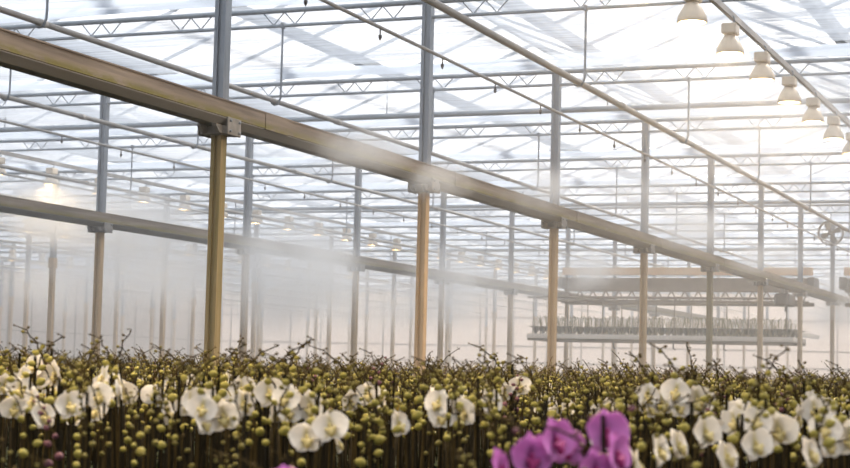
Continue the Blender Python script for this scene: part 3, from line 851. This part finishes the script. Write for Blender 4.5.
for key, p in protos.items():                          # drop any source plant that found no place
    if key not in moved:
        for c in K.get(p.name, ()):
            for g in K.get(c.name, ()): bpy.data.objects.remove(g)
            bpy.data.objects.remove(c)
        bpy.data.objects.remove(p)

# the rest of the field: one object
lods = {}
for i, (k, n) in enumerate(NV.items()):
    if k == 'purple': continue
    for v in range(n):
        m = whole(k, 100 * i + v, 1)
        tri, mi = [], []
        for f, mm_ in zip(m.f, m.m):
            for q in range(1, len(f) - 1): tri.append((f[0], f[q], f[q + 1])); mi.append(mm_)
        lods[(k, v)] = (np.array(m.v, np.float32), np.array(tri, np.int32), np.array(mi, np.int32), np.array(m.a, np.float32))
V, T, MI, AT = [], [], [], []; base = 0
for d, x, y, _ in rest:
    kind = pick(rd, d); v = rd.randrange(NV[kind]); sc = plant_scale(rd, d, kind)
    vv, tt, mi, at = lods[(kind, v)]
    a = face0 + rd.uniform(-1.4, 1.4) if rd.random() < .7 else rd.uniform(0, 6.28)
    c, s = math.cos(a), math.sin(a)
    P = np.empty_like(vv); P[:, 0] = (vv[:, 0] * c - vv[:, 1] * s) * sc + x; P[:, 1] = (vv[:, 0] * s + vv[:, 1] * c) * sc + y; P[:, 2] = vv[:, 2] * sc + BENCH
    V.append(P); T.append(tt + base); MI.append(mi); AT.append(at); base += len(vv)
V = np.concatenate(V); T = np.concatenate(T); MI = np.concatenate(MI); AT = np.concatenate(AT)
me = bpy.data.meshes.new('orchid_field')
me.vertices.add(len(V)); me.vertices.foreach_set('co', V.ravel())
me.loops.add(T.size); me.loops.foreach_set('vertex_index', T.ravel())
me.polygons.add(len(T)); me.polygons.foreach_set('loop_start', np.arange(0, T.size, 3, dtype=np.int32))
for mm_ in MATS: me.materials.append(mm_)
me.polygons.foreach_set('material_index', MI)
me.attributes.new('throat', 'FLOAT', 'POINT').data.foreach_set('value', AT)
me.update(calc_edges=True); me.validate()
fo = bpy.data.objects.new('orchid_field', me); COL.objects.link(fo)
tag(fo, 'dense field of budding orchids stretching back under the mist', 'orchids', None, 'stuff')
print('plants near', len(near), 'rest', len(rest), 'verts', len(V), 'd300', near[-1][0] if near else 0, 'd150', near[149][0])

# ------------------------------------------------------------------ mist
def vol_mat(name, dens, col, aniso, cloud=None, seed=0):
    m = bpy.data.materials.new(name); m.use_nodes = True; nt = m.node_tree; nt.nodes.clear(); L = nt.links.new
    out = nt.nodes.new('ShaderNodeOutputMaterial'); vs = nt.nodes.new('ShaderNodeVolumeScatter')
    vs.inputs['Color'].default_value = (*col, 1); vs.inputs['Density'].default_value = dens; vs.inputs['Anisotropy'].default_value = aniso
    if cloud:
        tc = nt.nodes.new('ShaderNodeTexCoord')
        ln = nt.nodes.new('ShaderNodeVectorMath'); ln.operation = 'LENGTH'; L(tc.outputs['Object'], ln.inputs[0])
        fall = nt.nodes.new('ShaderNodeMapRange'); fall.interpolation_type = 'SMOOTHSTEP'; fall.inputs[1].default_value = 1; fall.inputs[2].default_value = .1; L(ln.outputs['Value'], fall.inputs[0])
        gm = nt.nodes.new('ShaderNodeNewGeometry')
        nz = nt.nodes.new('ShaderNodeTexNoise'); nz.inputs['Scale'].default_value = cloud; nz.inputs['Detail'].default_value = 3; L(gm.outputs['Position'], nz.inputs['Vector'])
        rg = nt.nodes.new('ShaderNodeMapRange'); rg.inputs[1].default_value = .42; rg.inputs[2].default_value = .60; L(nz.outputs['Fac'], rg.inputs[0])
        mm_ = nt.nodes.new('ShaderNodeMath'); mm_.operation = 'MULTIPLY'; L(fall.outputs[0], mm_.inputs[0]); L(rg.outputs[0], mm_.inputs[1])
        m2 = nt.nodes.new('ShaderNodeMath'); m2.operation = 'MULTIPLY'; m2.inputs[1].default_value = dens; L(mm_.outputs[0], m2.inputs[0])
        L(m2.outputs[0], vs.inputs['Density'])
    L(vs.outputs[0], out.inputs['Volume'])
    return m
m = MB(); m.box((X0 + .5, 10.5, .02), (-.4, Y1 - .6, 5.15))
HAZE = tag(m.build('mist', vol_mat('thin_mist', .0135, (1.0, .974, .942), .5)), 'thin white mist filling the greenhouse behind the first posts', 'mist', None, 'stuff')
PUFFS = [
    (-6.41, 14.01, 3.45, 0.69, 0.88, 0.29, 2.043, 'bright curl of mist crossing the big beam before the second post'),
    (-6.98, 13.01, 3.61, 0.27, 0.62, 0.15, 1.320, 'small wisp of mist on the big beam beside the closest post'),
    (-6.12, 15.33, 3.32, 0.47, 0.75, 0.26, 1.650, 'wisp of mist over the second post and the big beam'),
    (-6.31, 18.91, 3.61, 0.60, 1.00, 0.37, 1.375, 'mist cloud over the big beam at the third post'),
    (-6.15, 25.47, 3.73, 1.30, 1.50, 0.41, 1.100, 'mist drifting over the big beam at the fourth and fifth posts'),
    (-6.02, 30.95, 3.67, 1.00, 1.88, 0.40, 0.953, 'thick mist hiding the far end of the big beam'),
    (-8.84, 28.74, 3.28, 0.99, 1.88, 0.47, 1.467, 'dense mist cloud left of the gantry crane'),
    (-16.37, 24.53, 3.96, 2.38, 2.50, 0.75, 1.430, 'broad mist cloud under the second beam at the left edge'),
    (-14.92, 25.16, 3.50, 1.86, 2.50, 1.04, 1.320, 'mist cloud beside the closest post under the second beam'),
    (-11.66, 23.29, 2.89, 1.58, 2.50, 1.21, 1.540, 'big pale mist bank between the first and second posts'),
    (-11.13, 29.99, 3.12, 1.83, 2.50, 1.14, 1.100, 'pale mist bank between the second and third posts'),
    (-6.92, 44.67, 3.57, 1.57, 3.75, 1.41, 1.100, 'dense white mist bank at the far right'),
    (-22.80, 33.89, 3.17, 2.00, 3.12, 0.86, 0.440, 'low mist streak in front of the far wall at the left'),
    (-4.38, 21.77, 4.76, 1.89, 3.12, 0.94, 0.396, 'faint added veil imitating lens flare under the lamps at the upper right'),  # extra scattering volume, added to imitate the veil of lens flare
    (-6.30, 23.21, 4.06, 1.03, 1.88, 0.60, 0.513, 'faint mist rising above the fourth post'),
    (-19.57, 30.87, 3.24, 3.34, 3.12, 1.16, 0.792, 'low mist bank drifting among the far posts at the left'),
    (-15.43, 34.74, 3.04, 2.44, 3.12, 1.09, 0.704, 'low mist bank behind the second post of the big beam'),
]
for i, (x, y, z, rx, ry, rz_, dn, lab) in enumerate(PUFFS):
    m = MB(); prof = [(math.sin(math.pi * q / 12) if 0 < q < 12 else .001, -math.cos(math.pi * q / 12)) for q in range(13)]
    m.lathe(prof, 20)
    o = m.build('mist_cloud', vol_mat('mist_cloud', dn, (1.0, .982, .96), .45, 1.25 / max(.35, min(rx, ry)) * 1.1), None, True, (x, y, z)); o.scale = (rx, ry, rz_); o.rotation_euler.z = R(22)
    tag(o, lab, 'mist', None, 'stuff')

# ------------------------------------------------------------------ light
w = bpy.data.worlds.new('sky'); S.world = w; w.use_nodes = True; nt = w.node_tree; L = nt.links.new
bg = nt.nodes['Background']
tc = nt.nodes.new('ShaderNodeTexCoord'); dt = nt.nodes.new('ShaderNodeVectorMath'); dt.operation = 'DOT_PRODUCT'
sd = (fw + rt * .17 + up * .16).normalized(); dt.inputs[1].default_value = sd
L(tc.outputs['Generated'], dt.inputs[0])
gl = nt.nodes.new('ShaderNodeMapRange'); gl.interpolation_type = 'SMOOTHERSTEP'; gl.inputs[1].default_value = math.cos(R(30)); gl.inputs[2].default_value = 1.0; L(dt.outputs['Value'], gl.inputs[0])
mx = nt.nodes.new('ShaderNodeMix'); mx.data_type = 'RGBA'; mx.inputs[6].default_value = (.885, .93, .995, 1); mx.inputs[7].default_value = (2.4, 2.32, 2.25, 1); L(gl.outputs[0], mx.inputs[0])
L(mx.outputs[2], bg.inputs['Color']); bg.inputs['Strength'].default_value = 1.0
sl = bpy.data.lights.new('sun', 'SUN'); so = bpy.data.objects.new('sun', sl); COL.objects.link(so)
sl.energy = 9.5; sl.angle = R(14); sl.color = (1, .92, .81)
so.rotation_euler = Vector((-.34, -.66, -.67)).to_track_quat('-Z', 'Y').to_euler()

# ------------------------------------------------------------------ render settings
c = S.cycles
c.use_denoising = True
try: c.denoiser = 'OPENIMAGEDENOISE'
except Exception: pass
c.max_bounces = 10; c.diffuse_bounces = 3; c.glossy_bounces = 2; c.transmission_bounces = 4; c.volume_bounces = 8; c.transparent_max_bounces = 24
c.caustics_reflective = False; c.caustics_refractive = False; c.sample_clamp_indirect = 4
c.volume_step_rate = 2.0; c.volume_max_steps = 128
S.view_settings.view_transform = 'Standard'; S.view_settings.look = 'None'; S.view_settings.gamma = 1; S.view_settings.exposure = 0.15
S.view_settings.use_curve_mapping = False
